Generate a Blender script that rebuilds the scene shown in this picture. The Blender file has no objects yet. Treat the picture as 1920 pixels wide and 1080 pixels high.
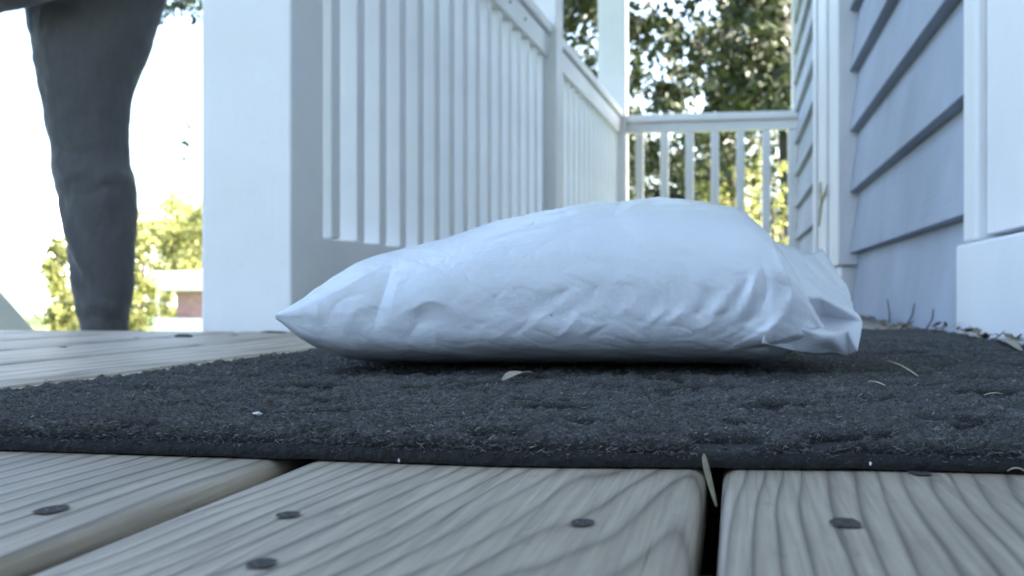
import bpy, bmesh, math, random
import numpy as np
from mathutils import Vector, Matrix
random.seed(7)
C = bpy.context.scene
COL = C.collection

# ------------------------------------------------------------------ camera
CAM_H = 0.061
F_PX = 2160.0
YAW = math.atan(415 / F_PX)
cam_d = bpy.data.cameras.new("camera")
cam = bpy.data.objects.new("camera", cam_d); COL.objects.link(cam)
cam.location = (0, 0, CAM_H)
cam.rotation_euler = (math.radians(90), 0, YAW)
cam_d.sensor_width = 36.0
cam_d.lens = 36.0 * F_PX / 1920
cam_d.shift_y = 9 / 1920
cam_d.clip_start = 0.01
cam_d.clip_end = 2000
cam_d.dof.use_dof = True
cam_d.dof.focus_distance = 0.50
cam_d.dof.aperture_fstop = 21
C.camera = cam

# ------------------------------------------------------------------ world and sun
SUN_EL, SUN_AZ = math.radians(40), math.radians(86)      # azimuth clockwise from +Y
w = bpy.data.worlds.new("World"); C.world = w; w.use_nodes = True
nt = w.node_tree
bg = nt.nodes["Background"]
sky = nt.nodes.new("ShaderNodeTexSky"); sky.sky_type = 'NISHITA'
sky.sun_disc = False; sky.sun_elevation = SUN_EL; sky.sun_rotation = SUN_AZ
sky.air_density = 1.0; sky.dust_density = 3.5; sky.ozone_density = 1.0
nt.links.new(sky.outputs[0], bg.inputs[0]); bg.inputs[1].default_value = 0.12
sd = bpy.data.lights.new("sun", 'SUN'); sd.energy = 5.0; sd.angle = math.radians(0.5); sd.color = (1, .94, .84)
so = bpy.data.objects.new("sun", sd); COL.objects.link(so); so.location = (20, 20, 30)
sv = Vector((math.sin(SUN_AZ) * math.cos(SUN_EL), math.cos(SUN_AZ) * math.cos(SUN_EL), math.sin(SUN_EL)))
so.rotation_euler = sv.to_track_quat('Z', 'Y').to_euler()
C.view_settings.view_transform = 'Standard'; C.view_settings.look = 'None'
C.view_settings.exposure = 3.2
C.view_settings.gamma = 1

# ------------------------------------------------------------------ helpers
_c, _s = math.cos(YAW), math.sin(YAW)
def ray(u, v):
    d = (u - 960) / F_PX
    return (d * _c - _s, d * _s + _c, (549 - v) / F_PX)
def on_z(u, v, Z):
    r = ray(u, v); t = (Z - CAM_H) / r[2]; return Vector((r[0] * t, r[1] * t, Z))
def on_y(u, v, Y):
    r = ray(u, v); t = Y / r[1]; return Vector((r[0] * t, Y, CAM_H + r[2] * t))

def tag(o, label, cat, group=None, kind=None):
    if label: o["label"] = label
    if cat: o["category"] = cat
    if group: o["group"] = group
    if kind: o["kind"] = kind
    return o
def thing(name, loc, label, cat, group=None, rz=0):
    o = bpy.data.objects.new(name, None); COL.objects.link(o)
    o.location = loc; o.rotation_euler = (0, 0, rz); o.empty_display_size = .05
    return tag(o, label, cat, group)
def link_mesh(name, me, mat, parent=None, smooth=False):
    o = bpy.data.objects.new(name, me); COL.objects.link(o)
    if mat: me.materials.append(mat)
    if smooth: me.polygons.foreach_set("use_smooth", [True] * len(me.polygons))
    if parent: o.parent = parent
    return o
def np_mesh(name, verts, faces, mat, parent=None, smooth=False):
    """verts (n,3) float array, faces (m,k) int array with k equal for all"""
    me = bpy.data.meshes.new(name)
    verts = np.asarray(verts, np.float32); faces = np.asarray(faces, np.int32)
    m, k = faces.shape
    me.vertices.add(len(verts)); me.vertices.foreach_set("co", verts.ravel())
    me.loops.add(m * k); me.loops.foreach_set("vertex_index", faces.ravel())
    me.polygons.add(m); me.polygons.foreach_set("loop_start", np.arange(m, dtype=np.int32) * k)
    me.update(calc_edges=True); me.validate()
    return link_mesh(name, me, mat, parent, smooth)
def bm_obj(name, bm, mat, parent=None, smooth=False):
    bmesh.ops.recalc_face_normals(bm, faces=bm.faces)
    me = bpy.data.meshes.new(name); bm.to_mesh(me); bm.free()
    return link_mesh(name, me, mat, parent, smooth)
def add_box(bm, x0, x1, y0, y1, z0, z1, bevel=0.0, seg=2):
    r = bmesh.ops.create_cube(bm, size=1)
    vs = r["verts"]
    for v in vs:
        v.co = Vector(((x0 + x1) / 2 + v.co.x * (x1 - x0), (y0 + y1) / 2 + v.co.y * (y1 - y0), (z0 + z1) / 2 + v.co.z * (z1 - z0)))
    if bevel > 0:
        es = {e for v in vs for e in v.link_edges}
        bmesh.ops.bevel(bm, geom=list(es), offset=bevel, segments=seg, profile=.5, affect='EDGES')
def box(name, x0, x1, y0, y1, z0, z1, mat, parent=None, bevel=.003, seg=2):
    bm = bmesh.new(); add_box(bm, x0, x1, y0, y1, z0, z1, bevel, seg)
    return bm_obj(name, bm, mat, parent)
def tube(bm, pts, radii, n=8):
    pts = [Vector(p) for p in pts]; rings = []
    for i, p in enumerate(pts):
        d = (pts[min(i + 1, len(pts) - 1)] - pts[max(i - 1, 0)]).normalized()
        a = d.orthogonal().normalized() if i == 0 else (a - a.dot(d) * d).normalized()
        b = d.cross(a); ring = []
        for k in range(n):
            t = 2 * math.pi * k / n
            ring.append(bm.verts.new(p + (a * math.cos(t) + b * math.sin(t)) * radii[i]))
        rings.append(ring)
    for r0, r1 in zip(rings, rings[1:]):
        for k in range(n): bm.faces.new((r0[k], r0[(k + 1) % n], r1[(k + 1) % n], r1[k]))
    bm.faces.new(rings[0][::-1]); bm.faces.new(rings[-1])
def copy_obj(o, parent=None):
    c = o.copy(); COL.objects.link(c)
    if parent: c.parent = parent
    return c

# ------------------------------------------------------------------ materials
class N:
    def __init__(s, name):
        s.m = bpy.data.materials.new(name); s.m.use_nodes = True; s.t = s.m.node_tree
        s.b = s.t.nodes["Principled BSDF"]; s.out = s.t.nodes["Material Output"]
    def n(s, typ, **kw):
        x = s.t.nodes.new("ShaderNode" + typ)
        for k, v in kw.items():
            if k in x.inputs: x.inputs[k].default_value = v
            else: setattr(x, k, v)
        return x
    def l(s, a, b): s.t.links.new(a, b)
    def math(s, op, a, b=None, c=None):
        x = s.t.nodes.new("ShaderNodeMath"); x.operation = op
        for i, v in enumerate((a, b, c)):
            if v is None: continue
            if isinstance(v, (int, float)): x.inputs[i].default_value = v
            else: s.l(v, x.inputs[i])
        return x.outputs[0]
    def ramp(s, fac, stops, interp='LINEAR'):
        x = s.t.nodes.new("ShaderNodeValToRGB"); cr = x.color_ramp; cr.interpolation = interp
        while len(cr.elements) < len(stops): cr.elements.new(.5)
        for e, (p, c) in zip(cr.elements, stops):
            e.position = p; e.color = (*c, 1) if len(c) == 3 else c
        s.l(fac, x.inputs[0]); return x.outputs[0]
    def mix(s, fac, a, b, mode='MIX'):
        x = s.t.nodes.new("ShaderNodeMix"); x.data_type = 'RGBA'; x.blend_type = mode
        for i, v in ((0, fac), (6, a), (7, b)):
            if isinstance(v, (int, float)): x.inputs[i].default_value = v
            elif isinstance(v, tuple): x.inputs[i].default_value = (*v, 1) if len(v) == 3 else v
            else: s.l(v, x.inputs[i])
        return x.outputs[2]
    def coords(s, scale=(1, 1, 1), kind='Object'):
        tc = s.t.nodes.new("ShaderNodeTexCoord"); mp = s.t.nodes.new("ShaderNodeMapping")
        mp.inputs["Scale"].default_value = scale
        s.l(tc.outputs[kind], mp.inputs[0]); return mp.outputs[0]
    def noise(s, vec, scale, detail=4, rough=.55, out=0):
        x = s.n("TexNoise", Scale=scale, Detail=detail, Roughness=rough)
        if vec is not None: s.l(vec, x.inputs["Vector"])
        return x.outputs[out]
    def bump(s, h, dist, strength=1.0, base=None):
        x = s.n("Bump", Distance=dist, Strength=strength); s.l(h, x.inputs["Height"])
        if base is not None: s.l(base, x.inputs["Normal"])
        s.l(x.outputs[0], s.b.inputs["Normal"]); return x.outputs[0]
    def set(s, **kw):
        for k, v in kw.items():
            k = k.replace("_", " ")
            i = s.b.inputs[k]
            if isinstance(v, (int, float)): i.default_value = v
            elif isinstance(v, tuple): i.default_value = (*v, 1) if len(v) == 3 else v
            else: s.l(v, i)
        return s

def painted(name, col, rough=.45, dirt=.12, grain=(30, 2, 30)):
    k = N(name); v = k.coords()
    big = k.noise(v, 3.0, 5, .6); fine = k.noise(k.coords(grain), 6.0, 4, .6)
    d = k.ramp(big, [(.35, tuple(c * (1 - dirt) for c in col)), (.65, col)])
    spots = k.ramp(k.noise(v, 38, 3, .6), [(.70, (1, 1, 1)), (.80, (.82, .81, .79))])
    c2 = k.mix(.55, d, spots, 'MULTIPLY')
    k.set(Base_Color=c2, Roughness=rough); k.bump(fine, .0012, .6)
    return k.m
M_white = painted("white_paint", (.79, .775, .775), .42, .10, (40, 40, 2))
M_rail = painted("white_rail_paint", (.87, .855, .85), .42, .10, (40, 40, 2))
M_siding = painted("blue_grey_siding", (.33, .37, .455), .55, .24, (30, 1.2, 30))
M_plinth = painted("white_sill_paint", (.76, .77, .79), .45, .08, (14, 14, 14))
M_ceiling = painted("ceiling_paint", (.82, .82, .80), .6)

def wood(name, x0, d0, tilt, freq, tone=1.0, wob=.006, seed=0.0, rnd=False):
    """weathered plank: growth rings cut by the plank's top face"""
    k = N(name)
    tc = k.t.nodes.new("ShaderNodeTexCoord"); sp = k.t.nodes.new("ShaderNodeSeparateXYZ")
    if rnd:
        oi = k.t.nodes.new("ShaderNodeObjectInfo")
        off = k.n("VectorMath", operation='ADD'); cmb = k.t.nodes.new("ShaderNodeCombineXYZ")
        k.l(k.math('MULTIPLY_ADD', oi.outputs["Random"], .12, -.06), cmb.inputs[0])
        k.l(k.math('MULTIPLY', oi.outputs["Random"], 37.0), cmb.inputs[1])
        k.l(tc.outputs["Object"], off.inputs[0]); k.l(cmb.outputs[0], off.inputs[1])
        vec = off.outputs[0]
    else:
        off = k.n("VectorMath", operation='ADD'); off.inputs[1].default_value = (0, 0, 0)
        k.l(tc.outputs["Object"], off.inputs[0]); vec = off.outputs[0]
    k.l(vec, sp.inputs[0]); x, y, z = sp.outputs
    def stretch(sx, sy, sz):
        mp = k.t.nodes.new("ShaderNodeMapping"); mp.inputs["Scale"].default_value = (sx, sy, sz)
        mp.inputs["Location"].default_value = (seed, seed * 1.7, seed * .3); k.l(vec, mp.inputs[0]); return mp.outputs[0]
    n1 = k.math('SUBTRACT', k.noise(stretch(9, 5, 9), 1.0, 2, .5), .5)
    n2 = k.math('SUBTRACT', k.noise(stretch(3, 3.2, 3), 1.0, 2, .5), .5)
    dx = k.math('ADD', k.math('SUBTRACT', x, x0), k.math('MULTIPLY', n1, wob * 2))
    dz = k.math('ADD', k.math('MULTIPLY_ADD', y, tilt, d0), k.math('MULTIPLY', n2, wob * 7))
    dz = k.math('SUBTRACT', dz, z)
    r = k.math('SQRT', k.math('ADD', k.math('MULTIPLY', dx, dx), k.math('MULTIPLY', dz, dz)))
    r = k.math('ADD', r, k.math('MULTIPLY', k.noise(stretch(60, 4, 60), 1.0, 3, .6), .0022))
    r = k.math('ADD', r, k.math('MULTIPLY', k.noise(stretch(24, 1.6, 24), 1.0, 2, .5), .016))
    ring = k.math('FRACT', k.math('MULTIPLY', r, freq))
    light, mid, dark = (.52, .43, .335), (.415, .338, .26), (.165, .128, .095)
    sc = lambda c: tuple(a * tone for a in c)
    col = k.ramp(ring, [(0, sc(mid)), (.10, sc(light)), (.45, sc(light)), (.70, sc(mid)), (.88, sc(dark)), (1, sc(mid))])
    fib = k.noise(stretch(420, 9, 420), 1.0, 5, .7)
    col = k.mix(.75, col, k.ramp(fib, [(.3, (.55, .55, .55)), (.62, (1.08, 1.08, 1.08))]), 'MULTIPLY')
    blot = k.noise(stretch(16, 6, 16), 1.0, 5, .65)
    col = k.mix(.7, col, k.ramp(blot, [(.32, (.60, .59, .57)), (.6, (1.08, 1.08, 1.08))]), 'MULTIPLY')
    speck = k.noise(stretch(160, 60, 160), 1.0, 3, .6)
    col = k.mix(.5, col, k.ramp(speck, [(.24, (.3, .3, .3)), (.36, (1, 1, 1))]), 'MULTIPLY')
    fade = k.noise(stretch(11, 5, 11), 1.0, 3, .6)
    plain = k.mix(1.0, sc(mid), k.ramp(fib, [(.3, (.7, .7, .7)), (.62, (1.1, 1.1, 1.1))]), 'MULTIPLY')
    col = k.mix(k.math('MULTIPLY_ADD', k.ramp(fade, [(.38, (0,) * 3), (.62, (1,) * 3)]), -.45, .45), col, plain)
    crack = k.noise(stretch(330, 5, 330), 1.0, 2, .5)
    crk = k.ramp(crack, [(.245, (.22, .2, .19)), (.285, (1, 1, 1))])
    col = k.mix(.9, col, crk, 'MULTIPLY')
    k.set(Base_Color=col, Roughness=.55)
    h = k.math('ADD', k.math('MULTIPLY', k.ramp(ring, [(0, (.5,) * 3), (.15, (.2,) * 3), (.7, (.45,) * 3), (.9, (1,) * 3), (1, (.5,) * 3)]), .5), k.math('MULTIPLY', fib, .6))
    k.bump(h, .0009, 1.0)
    return k.m
M_wood = wood("weathered_wood", .16, .07, .01, 110, 1.0, wob=.003, rnd=True)
M_wood_a = wood("weathered_wood_left", .16, .05, .01, 120, .80, wob=.004, seed=3)
M_wood_b = wood("weathered_wood_middle", .098, .030, .075, 195, .80, wob=.0045, seed=8)
M_wood_c = wood("weathered_wood_right", .075, .055, .03, 190, .72, wob=.003, seed=13)
M_step = wood("step_wood", .03, .03, .02, 160, .9, rnd=True)

def simple(name, col, rough=.6, nscale=40, var=.25, bump=0.0, metal=0):
    k = N(name); n = k.noise(k.coords(), nscale, 4, .6)
    c = k.ramp(n, [(.3, tuple(a * (1 - var) for a in col)), (.7, tuple(min(1, a * (1 + var)) for a in col))])
    k.set(Base_Color=c, Roughness=rough, Metallic=metal)
    if bump: k.bump(n, bump)
    return k.m
M_screw = simple("rusty_screw", (.085, .07, .06), .5, 300, .4, 0, .6)
M_hole = simple("dark_screw_hole", (.035, .031, .028), .9, 500, .5)
M_rubber = simple("mat_rubber", (.011, .011, .011), .9, 260, .6, .003)
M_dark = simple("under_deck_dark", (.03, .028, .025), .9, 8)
M_lawn = simple("lawn_grass", (.085, .125, .03), .9, 3, .5, .02)
M_bark = simple("bark", (.028, .024, .02), .9, 14, .5, .02)
M_straw = simple("dry_straw", (.42, .36, .24), .7, 90, .3)
M_leafdry = simple("dry_leaf", (.36, .31, .22), .7, 120, .35)
M_litter = simple("brown_leaf_litter", (.15, .115, .075), .85, 90, .5)
M_leafgreen = simple("faded_green_leaf", (.17, .14, .08), .65, 100, .3)
M_crumb = simple("dark_crumb", (.05, .045, .038), .9, 200, .5)
M_fleck = simple("white_fleck", (.75, .75, .74), .6, 200, .1)
M_shoe = simple("shoe_rubber", (.05, .05, .055), .6, 50)
M_skin = simple("skin", (.45, .30, .23), .5, 60, .1)
M_hair = simple("hair", (.03, .022, .018), .6, 90, .4)
M_roof = simple("roof_shingle", (.16, .155, .15), .9, 12, .3, .01)
M_redwall = simple("red_brick_wall", (.32, .19, .19), .8, 10, .3)
M_offwhite = simple("pale_siding", (.8, .79, .76), .6, 5, .05)

# mat pile
k = N("charcoal_pile"); v = k.coords()
n1 = k.noise(v, 900, 3, .7); n2 = k.noise(v, 60, 4, .6)
c = k.ramp(n1, [(.3, (.036, .036, .038)), (.5, (.088, .085, .083)), (.72, (.178, .172, .166))])
c = k.mix(.6, c, k.ramp(n2, [(.3, (.65,) * 3), (.7, (1.15,) * 3)]), 'MULTIPLY')
sz = k.t.nodes.new("ShaderNodeSeparateXYZ"); k.l(v, sz.inputs[0])      # shade of the dents put into the colour: darker deeper in the pile
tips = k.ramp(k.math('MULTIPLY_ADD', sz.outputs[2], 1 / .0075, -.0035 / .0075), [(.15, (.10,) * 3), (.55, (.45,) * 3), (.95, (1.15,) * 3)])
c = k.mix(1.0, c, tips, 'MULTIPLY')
k.set(Base_Color=c, Roughness=.95); k.b.inputs["Specular IOR Level"].default_value = .15
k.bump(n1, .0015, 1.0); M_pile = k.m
k = N("pile_fibre"); gi = k.t.nodes.new("ShaderNodeNewGeometry")
c = k.ramp(gi.outputs["Random Per Island"], [(0, (.04, .04, .043)), (.6, (.105, .101, .098)), (.95, (.20, .193, .186)), (1, (.36, .35, .34))])
k.set(Base_Color=c, Roughness=.9); k.b.inputs["Specular IOR Level"].default_value = .2; M_fibre = k.m

# poly mailer
k = N("white_poly_film"); v = k.coords()
n = k.noise(v, 26, 5, .62); n3 = k.noise(k.coords((1, .5, 1)), 90, 3, .6)
c = k.ramp(k.noise(v, 5, 3), [(.3, (.635, .655, .70)), (.7, (.685, .705, .75))])
spk = k.ramp(k.noise(v, 75, 2, .5), [(.765, (1, 1, 1)), (.79, (.35, .34, .33))])
c = k.mix(.8, c, spk, 'MULTIPLY')
k.set(Base_Color=c, Roughness=.29)
k.b.inputs["Specular IOR Level"].default_value = .55
h = k.math('ADD', k.math('MULTIPLY', n, 1.0), k.math('MULTIPLY', n3, .18))
k.bump(h, .004, .55); M_film = k.m

def leafmat(name, dark, light, trans=.35, tcol=None):
    k = N(name); gi = k.t.nodes.new("ShaderNodeNewGeometry")
    n = k.noise(k.coords(), .9, 3)
    f = k.math('ADD', k.math('MULTIPLY', gi.outputs["Random Per Island"], .6), k.math('MULTIPLY', n, .4))
    c = k.ramp(f, [(.15, dark), (.85, light)])
    k.set(Base_Color=c, Roughness=.55)
    tr = k.n("BsdfTranslucent")
    if tcol: tr.inputs[0].default_value = (*tcol, 1)
    else: k.l(c, tr.inputs[0])
    mx = k.n("MixShader"); mx.inputs[0].default_value = trans
    k.l(k.b.outputs[0], mx.inputs[1]); k.l(tr.outputs[0], mx.inputs[2]); k.l(mx.outputs[0], k.out.inputs[0])
    return k.m
M_oak = leafmat("oak_leaves", (.018, .026, .010), (.046, .062, .023), .22)
M_bright = leafmat("yellow_green_leaves", (.20, .22, .06), (.40, .40, .16), .45)
M_mid = leafmat("mid_green_leaves", (.08, .10, .025), (.17, .19, .05), .4)

k = N("trouser_fabric"); v = k.coords()
n = k.noise(v, 420, 3, .7)
c = k.ramp(n, [(.3, (.056, .053, .054)), (.7, (.094, .090, .092))])
k.set(Base_Color=c, Roughness=.9); k.b.inputs["Sheen Weight"].default_value = .3
k.bump(k.noise(k.coords((6, 6, 2.0)), 3, 4, .55), .02, .5); M_trouser = k.m
M_hoodie = simple("hoodie_fabric", (.05, .052, .058), .9, 300, .2)

# ------------------------------------------------------------------ ground
bm = bmesh.new()
bmesh.ops.create_grid(bm, x_segments=2, y_segments=2, size=600)
g = bm_obj("ground", bm, M_lawn); g.location = (0, 300, -.72); tag(g, None, None, kind="structure")

# ------------------------------------------------------------------ deck
RA = math.radians(1.78)                     # the railing line turns slightly towards the house
PITCH, GAP0 = .151, -.0065
EDGE_Y = 1.70
deck = thing("porch_deck", (0, 0, 0), "weathered grey wooden porch deck of planks under the black doormat", "deck")
def deck_board(x0, x1, y0, y1, mat):
    bm = bmesh.new()
    add_box(bm, x0 - (x0 + x1) / 2, x1 - (x0 + x1) / 2, 0, y1 - y0, -.026, 0, .0055, 4)
    o = bm_obj("deck_board", bm, mat, deck, True); o.location = ((x0 + x1) / 2, y0, 0)
    return o
boards = {}
for i in range(-13, 4):
    g0 = GAP0 + PITCH * i; g1 = g0 + PITCH
    gw0 = .0095 if i == -1 else .0055 if i > -3 else .008; gw1 = .0095 if i == -2 else .0055 if i > -4 else .008
    y1 = 6.1 if g0 > -.76 else EDGE_Y
    m = {-2: M_wood_a, -1: M_wood_b, 0: M_wood_c}.get(i, M_wood)
    if g0 > .31: continue
    boards[i] = deck_board(g0 + gw0 / 2, min(g1 - gw1 / 2, .335), -1.2, y1, m)
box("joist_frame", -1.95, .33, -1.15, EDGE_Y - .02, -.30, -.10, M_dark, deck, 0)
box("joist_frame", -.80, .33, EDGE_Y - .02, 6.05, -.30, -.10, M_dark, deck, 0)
box("fascia_board", -1.97, -.80, EDGE_Y - .02, EDGE_Y + .0, -.30, -.029, M_step, deck, .002)
def screw(u, v, rot=0, kind=0, size=.0028):
    p = on_z(u, v, 0)
    i = max(-13, min(2, math.floor((p.x - GAP0) / PITCH))); b = boards[i]
    bm = bmesh.new()
    # dished dark ring around the head, then the head with its cross recess
    n = 20
    ctr = bm.verts.new((0, 0, .0002))
    ring = []
    for j in range(n):
        a = 2 * math.pi * j / n; r = size * (1.0 + .25 * random.random())
        sx = 2.1 if kind else 1.5
        ring.append(bm.verts.new((math.cos(a) * r * (1.3 if kind else 1), math.sin(a) * r * sx, .0004)))
    for j in range(n): bm.faces.new((ctr, ring[j], ring[(j + 1) % n]))
    n0 = len(bm.faces)
    bmesh.ops.create_cone(bm, cap_ends=True, segments=18, radius1=size * .70, radius2=size * .62, depth=.0008)
    bm.faces.ensure_lookup_table()
    for f_ in bm.faces[n0:]: f_.material_index = 1
    n1 = len(bm.faces)
    for a in (0, math.pi / 2):                       # the cross recess, drawn in the dark hole colour
        r = bmesh.ops.create_cube(bm, size=1)
        for vv in r["verts"]:
            q = Vector((vv.co.x * size * .95, vv.co.y * size * .26, vv.co.z * .0002 + .00045 + a * .00001)); q.rotate(Matrix.Rotation(a + rot, 3, 'Z')); vv.co = q
    o = bm_obj("screw", bm, M_hole, b); o.data.materials.append(M_screw)
    o.location = (p.x - b.location.x, p.y - b.location.y, .0002)
for s_ in ((97, 958, .2, 1), (540, 968, .5, 0), (490, 1060, .3, 0), (1092, 983, .75, 0), (1585, 983, .1, 1), (1725, 889, .2, 1, .0024)):
    screw(*s_)
for (u, v) in ((255, 634), (120, 651), (440, 629)): screw(u, v, .2, 1, .004)

# ------------------------------------------------------------------ house
house = thing("house", (.33, 0, 0), "blue grey lap sided house wall with white trim along the porch", "house")
HX = .33
def local(o): o.location.x -= HX; return o
LAP, LAP0 = .1625, .168
def siding(y0, y1, z1=3.0):
    bm = bmesh.new()
    zz = [-.02] + [LAP0 + LAP * i for i in range(int((z1 - LAP0) / LAP) + 1)]
    for a, b in zip(zz, zz[1:] + [zz[-1] + LAP]):
        b2 = b + .004
        pr = [(HX - .024, a), (HX - .0225, a - .001), (HX + .03, a - .001), (HX + .03, b2), (HX - .0005, b2)]
        v0 = [bm.verts.new((x, y0, z)) for x, z in pr]; v1 = [bm.verts.new((x, y1, z)) for x, z in pr]
        bm.faces.new(v0); bm.faces.new(v1[::-1])
        for j in range(5): bm.faces.new((v0[j], v0[(j + 1) % 5], v1[(j + 1) % 5], v1[j]))
    return local(bm_obj("siding_wall", bm, M_siding, house))
siding(1.58, 3.20); siding(4.05, 6.16)
local(box("wall_core", HX + .032, HX + 6, -4, 6.16, -.7, 5.6, M_siding, house, 0))
local(box("wall_core", HX + .01, HX + .03, -4, 1.0, -.02, 3.0, M_white, house, 0))
local(box("corner_board", HX - .030, HX + .031, 6.162, 6.25, -.1, 3.0, M_white, house))
# window casing / pilaster half way along
pil = local(box("door_casing", HX - .055, HX + .031, 3.20, 4.05, .135, 2.6, M_white, house, .004))
pil2 = local(box("casing_base", HX - .045, HX + .031, 3.22, 4.03, -.001, .133, M_white, house, .004))
local(box("casing_bead", HX - .062, HX - .056, 3.50, 3.56, .136, 2.6, M_white, house, .002))
local(box("casing_bead", HX - .064, HX - .056, 3.93, 4.049, .136, 2.6, M_white, house, .002))
# near door frame
local(box("door_sill", HX - .040, HX + .009, .9, 1.612, -.002, .124, M_plinth, house, .004))
local(box("door_jamb", HX - .032, HX + .009, 1.524, 1.606, .1265, 2.3, M_white, house, .004))
local(box("door_panel", HX - .020, HX + .009, .9, 1.521, .1335, 2.3, M_white, house, .002))
# porch roof
local(box("porch_ceiling", -1.02, HX + .031, -1.6, 6.5, 2.62, 2.72, M_ceiling, house, 0))
local(box("porch_beam", -.86, -.72, 1.66, 6.3, 2.40, 2.618, M_white, house, .004))
bm = bmesh.new()
for x0, z0, x1, z1 in ((-1.2, 2.75, 3.3, 6.4), (3.3, 6.4, 6.8, 5.6)):
    vs = [bm.verts.new(p) for p in ((x0, -4.3, z0), (x1, -4.3, z1), (x1, 6.6, z1), (x0, 6.6, z0),
                                    (x0, -4.3, z0 + .12), (x1, -4.3, z1 + .12), (x1, 6.6, z1 + .12), (x0, 6.6, z0 + .12))]
    for f in ((0, 1, 2, 3), (4, 5, 6, 7), (0, 1, 5, 4), (1, 2, 6, 5), (2, 3, 7, 6), (3, 0, 4, 7)): bm.faces.new([vs[j] for j in f])
local(bm_obj("roof", bm, M_roof, house))

# ------------------------------------------------------------------ posts and railings
INX, INY = -.682, 1.72                         # inner near corner of the first post
def rail_pt(y, off=0):                         # point on the railing's inner plane
    return INX + math.tan(RA) * (y - INY) + off
def post(y, label, wd=.155, dp=.135, extra=0):
    t = thing("porch_post", (rail_pt(y) - wd / 2, y + dp / 2, 0), label, "post", "white posts holding the porch roof", -RA)
    box("shaft", -wd / 2, wd / 2, -dp / 2, dp / 2, -.28, 2.40, M_rail, t, .004)
    return t
post(1.72, "broad white square porch post nearest the camera, beside the bag's left end")
post(4.02, "white porch post in the middle of the side railing, between its two bays")
post(6.00, "white porch post at the far corner where the two railings meet", .145, .135)
BAL_OFF = -.062
bal_bm = bmesh.new(); add_box(bal_bm, -.021, .021, -.021, .021, 0, .732, .003, 2)
bal_me = bpy.data.meshes.new("baluster"); bal_bm.to_mesh(bal_me); bal_bm.free(); bal_me.materials.append(M_rail)
def railing(y0, y1, first, label, pitch=.1315):
    xm = rail_pt(y0, BAL_OFF)
    t = thing("porch_railing", (xm, y0, 0), label, "railing", "white railings round the porch", -RA)
    L = (y1 - y0) / math.cos(RA)
    box("handrail", -.052, .047, 0, L, .975, 1.012, M_rail, t, .006)
    box("top_rail", -.020, .032, 0, L, .893, .972, M_rail, t, .003)
    box("bottom_rail", -.030, .030, 0, L, .028, .158, M_rail, t, .003)
    y = first
    while y < y1 - .03:
        b = bpy.data.objects.new("baluster", bal_me); COL.objects.link(b); b.parent = t
        b.location = (0, (y - y0) / math.cos(RA), .160); y += pitch
    if y0 < 3:
        for yy in (3.40, 3.62):
            bm = bmesh.new(); bmesh.ops.create_uvsphere(bm, u_segments=10, v_segments=6, radius=.005)
            o = bm_obj("screw", bm, M_siding, t); o.location = (.033, yy - y0, .935)
railing(1.857, 4.018, 2.012, "white side railing bay from the broad near post to the middle post")
railing(4.158, 5.998, 4.24, "white side railing bay from the middle post to the far corner post")
t = thing("porch_railing", (0, 6.06, 0), "white end railing crossing the far end of the porch before the trees", "railing", "white railings round the porch")
box("handrail", -.552, .33, -.05, .05, .950, .988, M_rail, t, .006)
box("top_rail", -.552, .33, -.02, .02, .897, .948, M_rail, t, .003)
box("bottom_rail", -.552, .33, -.025, .025, .070, .158, M_rail, t, .003)
for i in range(7):
    b = bpy.data.objects.new("baluster", bal_me); COL.objects.link(b); b.parent = t; b.location = (-.483 + .1297 * i, 0, .160)
b = box("end_block", .318, .333, -.03, .03, .05, .948, M_rail, t, .002)

# ------------------------------------------------------------------ steps and their railing
steps = thing("porch_steps", (-1.4, EDGE_Y, -.72), "weathered wooden steps going down from the deck's far left edge", "steps")
for i in range(4):
    z = -.165 * (i + 1) + .0
    if i < 3: o = box("tread", -.56, .46, .01 + .29 * i, .31 + .29 * i, z + .72 - .035, z + .72, M_step, steps, .004)
for x in (-.60, .47):
    bm = bmesh.new()
    pr = [(.02, .69), (1.05, .03), (1.05, -.0), (.62, .0), (.02, .40)]
    v0 = [bm.verts.new((x, a, b)) for a, b in pr]; v1 = [bm.verts.new((x + .035, a, b)) for a, b in pr]
    bm.faces.new(v0); bm.faces.new(v1[::-1])
    for j in range(5): bm.faces.new((v0[j], v0[(j + 1) % 5], v1[(j + 1) % 5], v1[j]))
    bm_obj("stringer", bm, M_step, steps)
sr = thing("stair_railing", (-2.02, EDGE_Y, -.72), "grey white stair handrail slanting down at the left edge", "railing")
def slope_box(name, y0, y1, z0, z1, h, w, par):
    bm = bmesh.new()
    vs = [bm.verts.new(p) for p in ((-w, y0, z0), (w, y0, z0), (w, y1, z1), (-w, y1, z1), (-w, y0, z0 + h), (w, y0, z0 + h), (w, y1, z1 + h), (-w, y1, z1 + h))]
    for f in ((0, 1, 2, 3), (4, 5, 6, 7), (0, 1, 5, 4), (1, 2, 6, 5), (2, 3, 7, 6), (3, 0, 4, 7)): bm.faces.new([vs[j] for j in f])
    return bm_obj(name, bm, M_rail, par)
# top edge through (Y 2.87, Z .067) with slope -.70
zt = lambda y: .067 - .70 * (y + EDGE_Y - 2.87) + .72
slope_box("handrail", .03, 1.60, zt(.03) - .14, zt(1.60) - .14, .14, .02, sr)
slope_box("bottom_rail", .03, 1.55, zt(.03) - .70, zt(1.55) - .70, .07, .018, sr)
for i in range(11):
    y = .12 + .13 * i
    bm = bmesh.new(); add_box(bm, -.017, .017, y - .017, y + .017, zt(y) - .66, zt(y) - .10, .002)
    bm_obj("baluster", bm, M_rail, sr)
box("newel", -.045, .045, 1.60, 1.69, 0, zt(1.6) + .05, M_rail, sr, .004)
box("newel", -.045, .045, -.06, .03, .3, zt(.03) + .05, M_rail, sr, .004)

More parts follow.
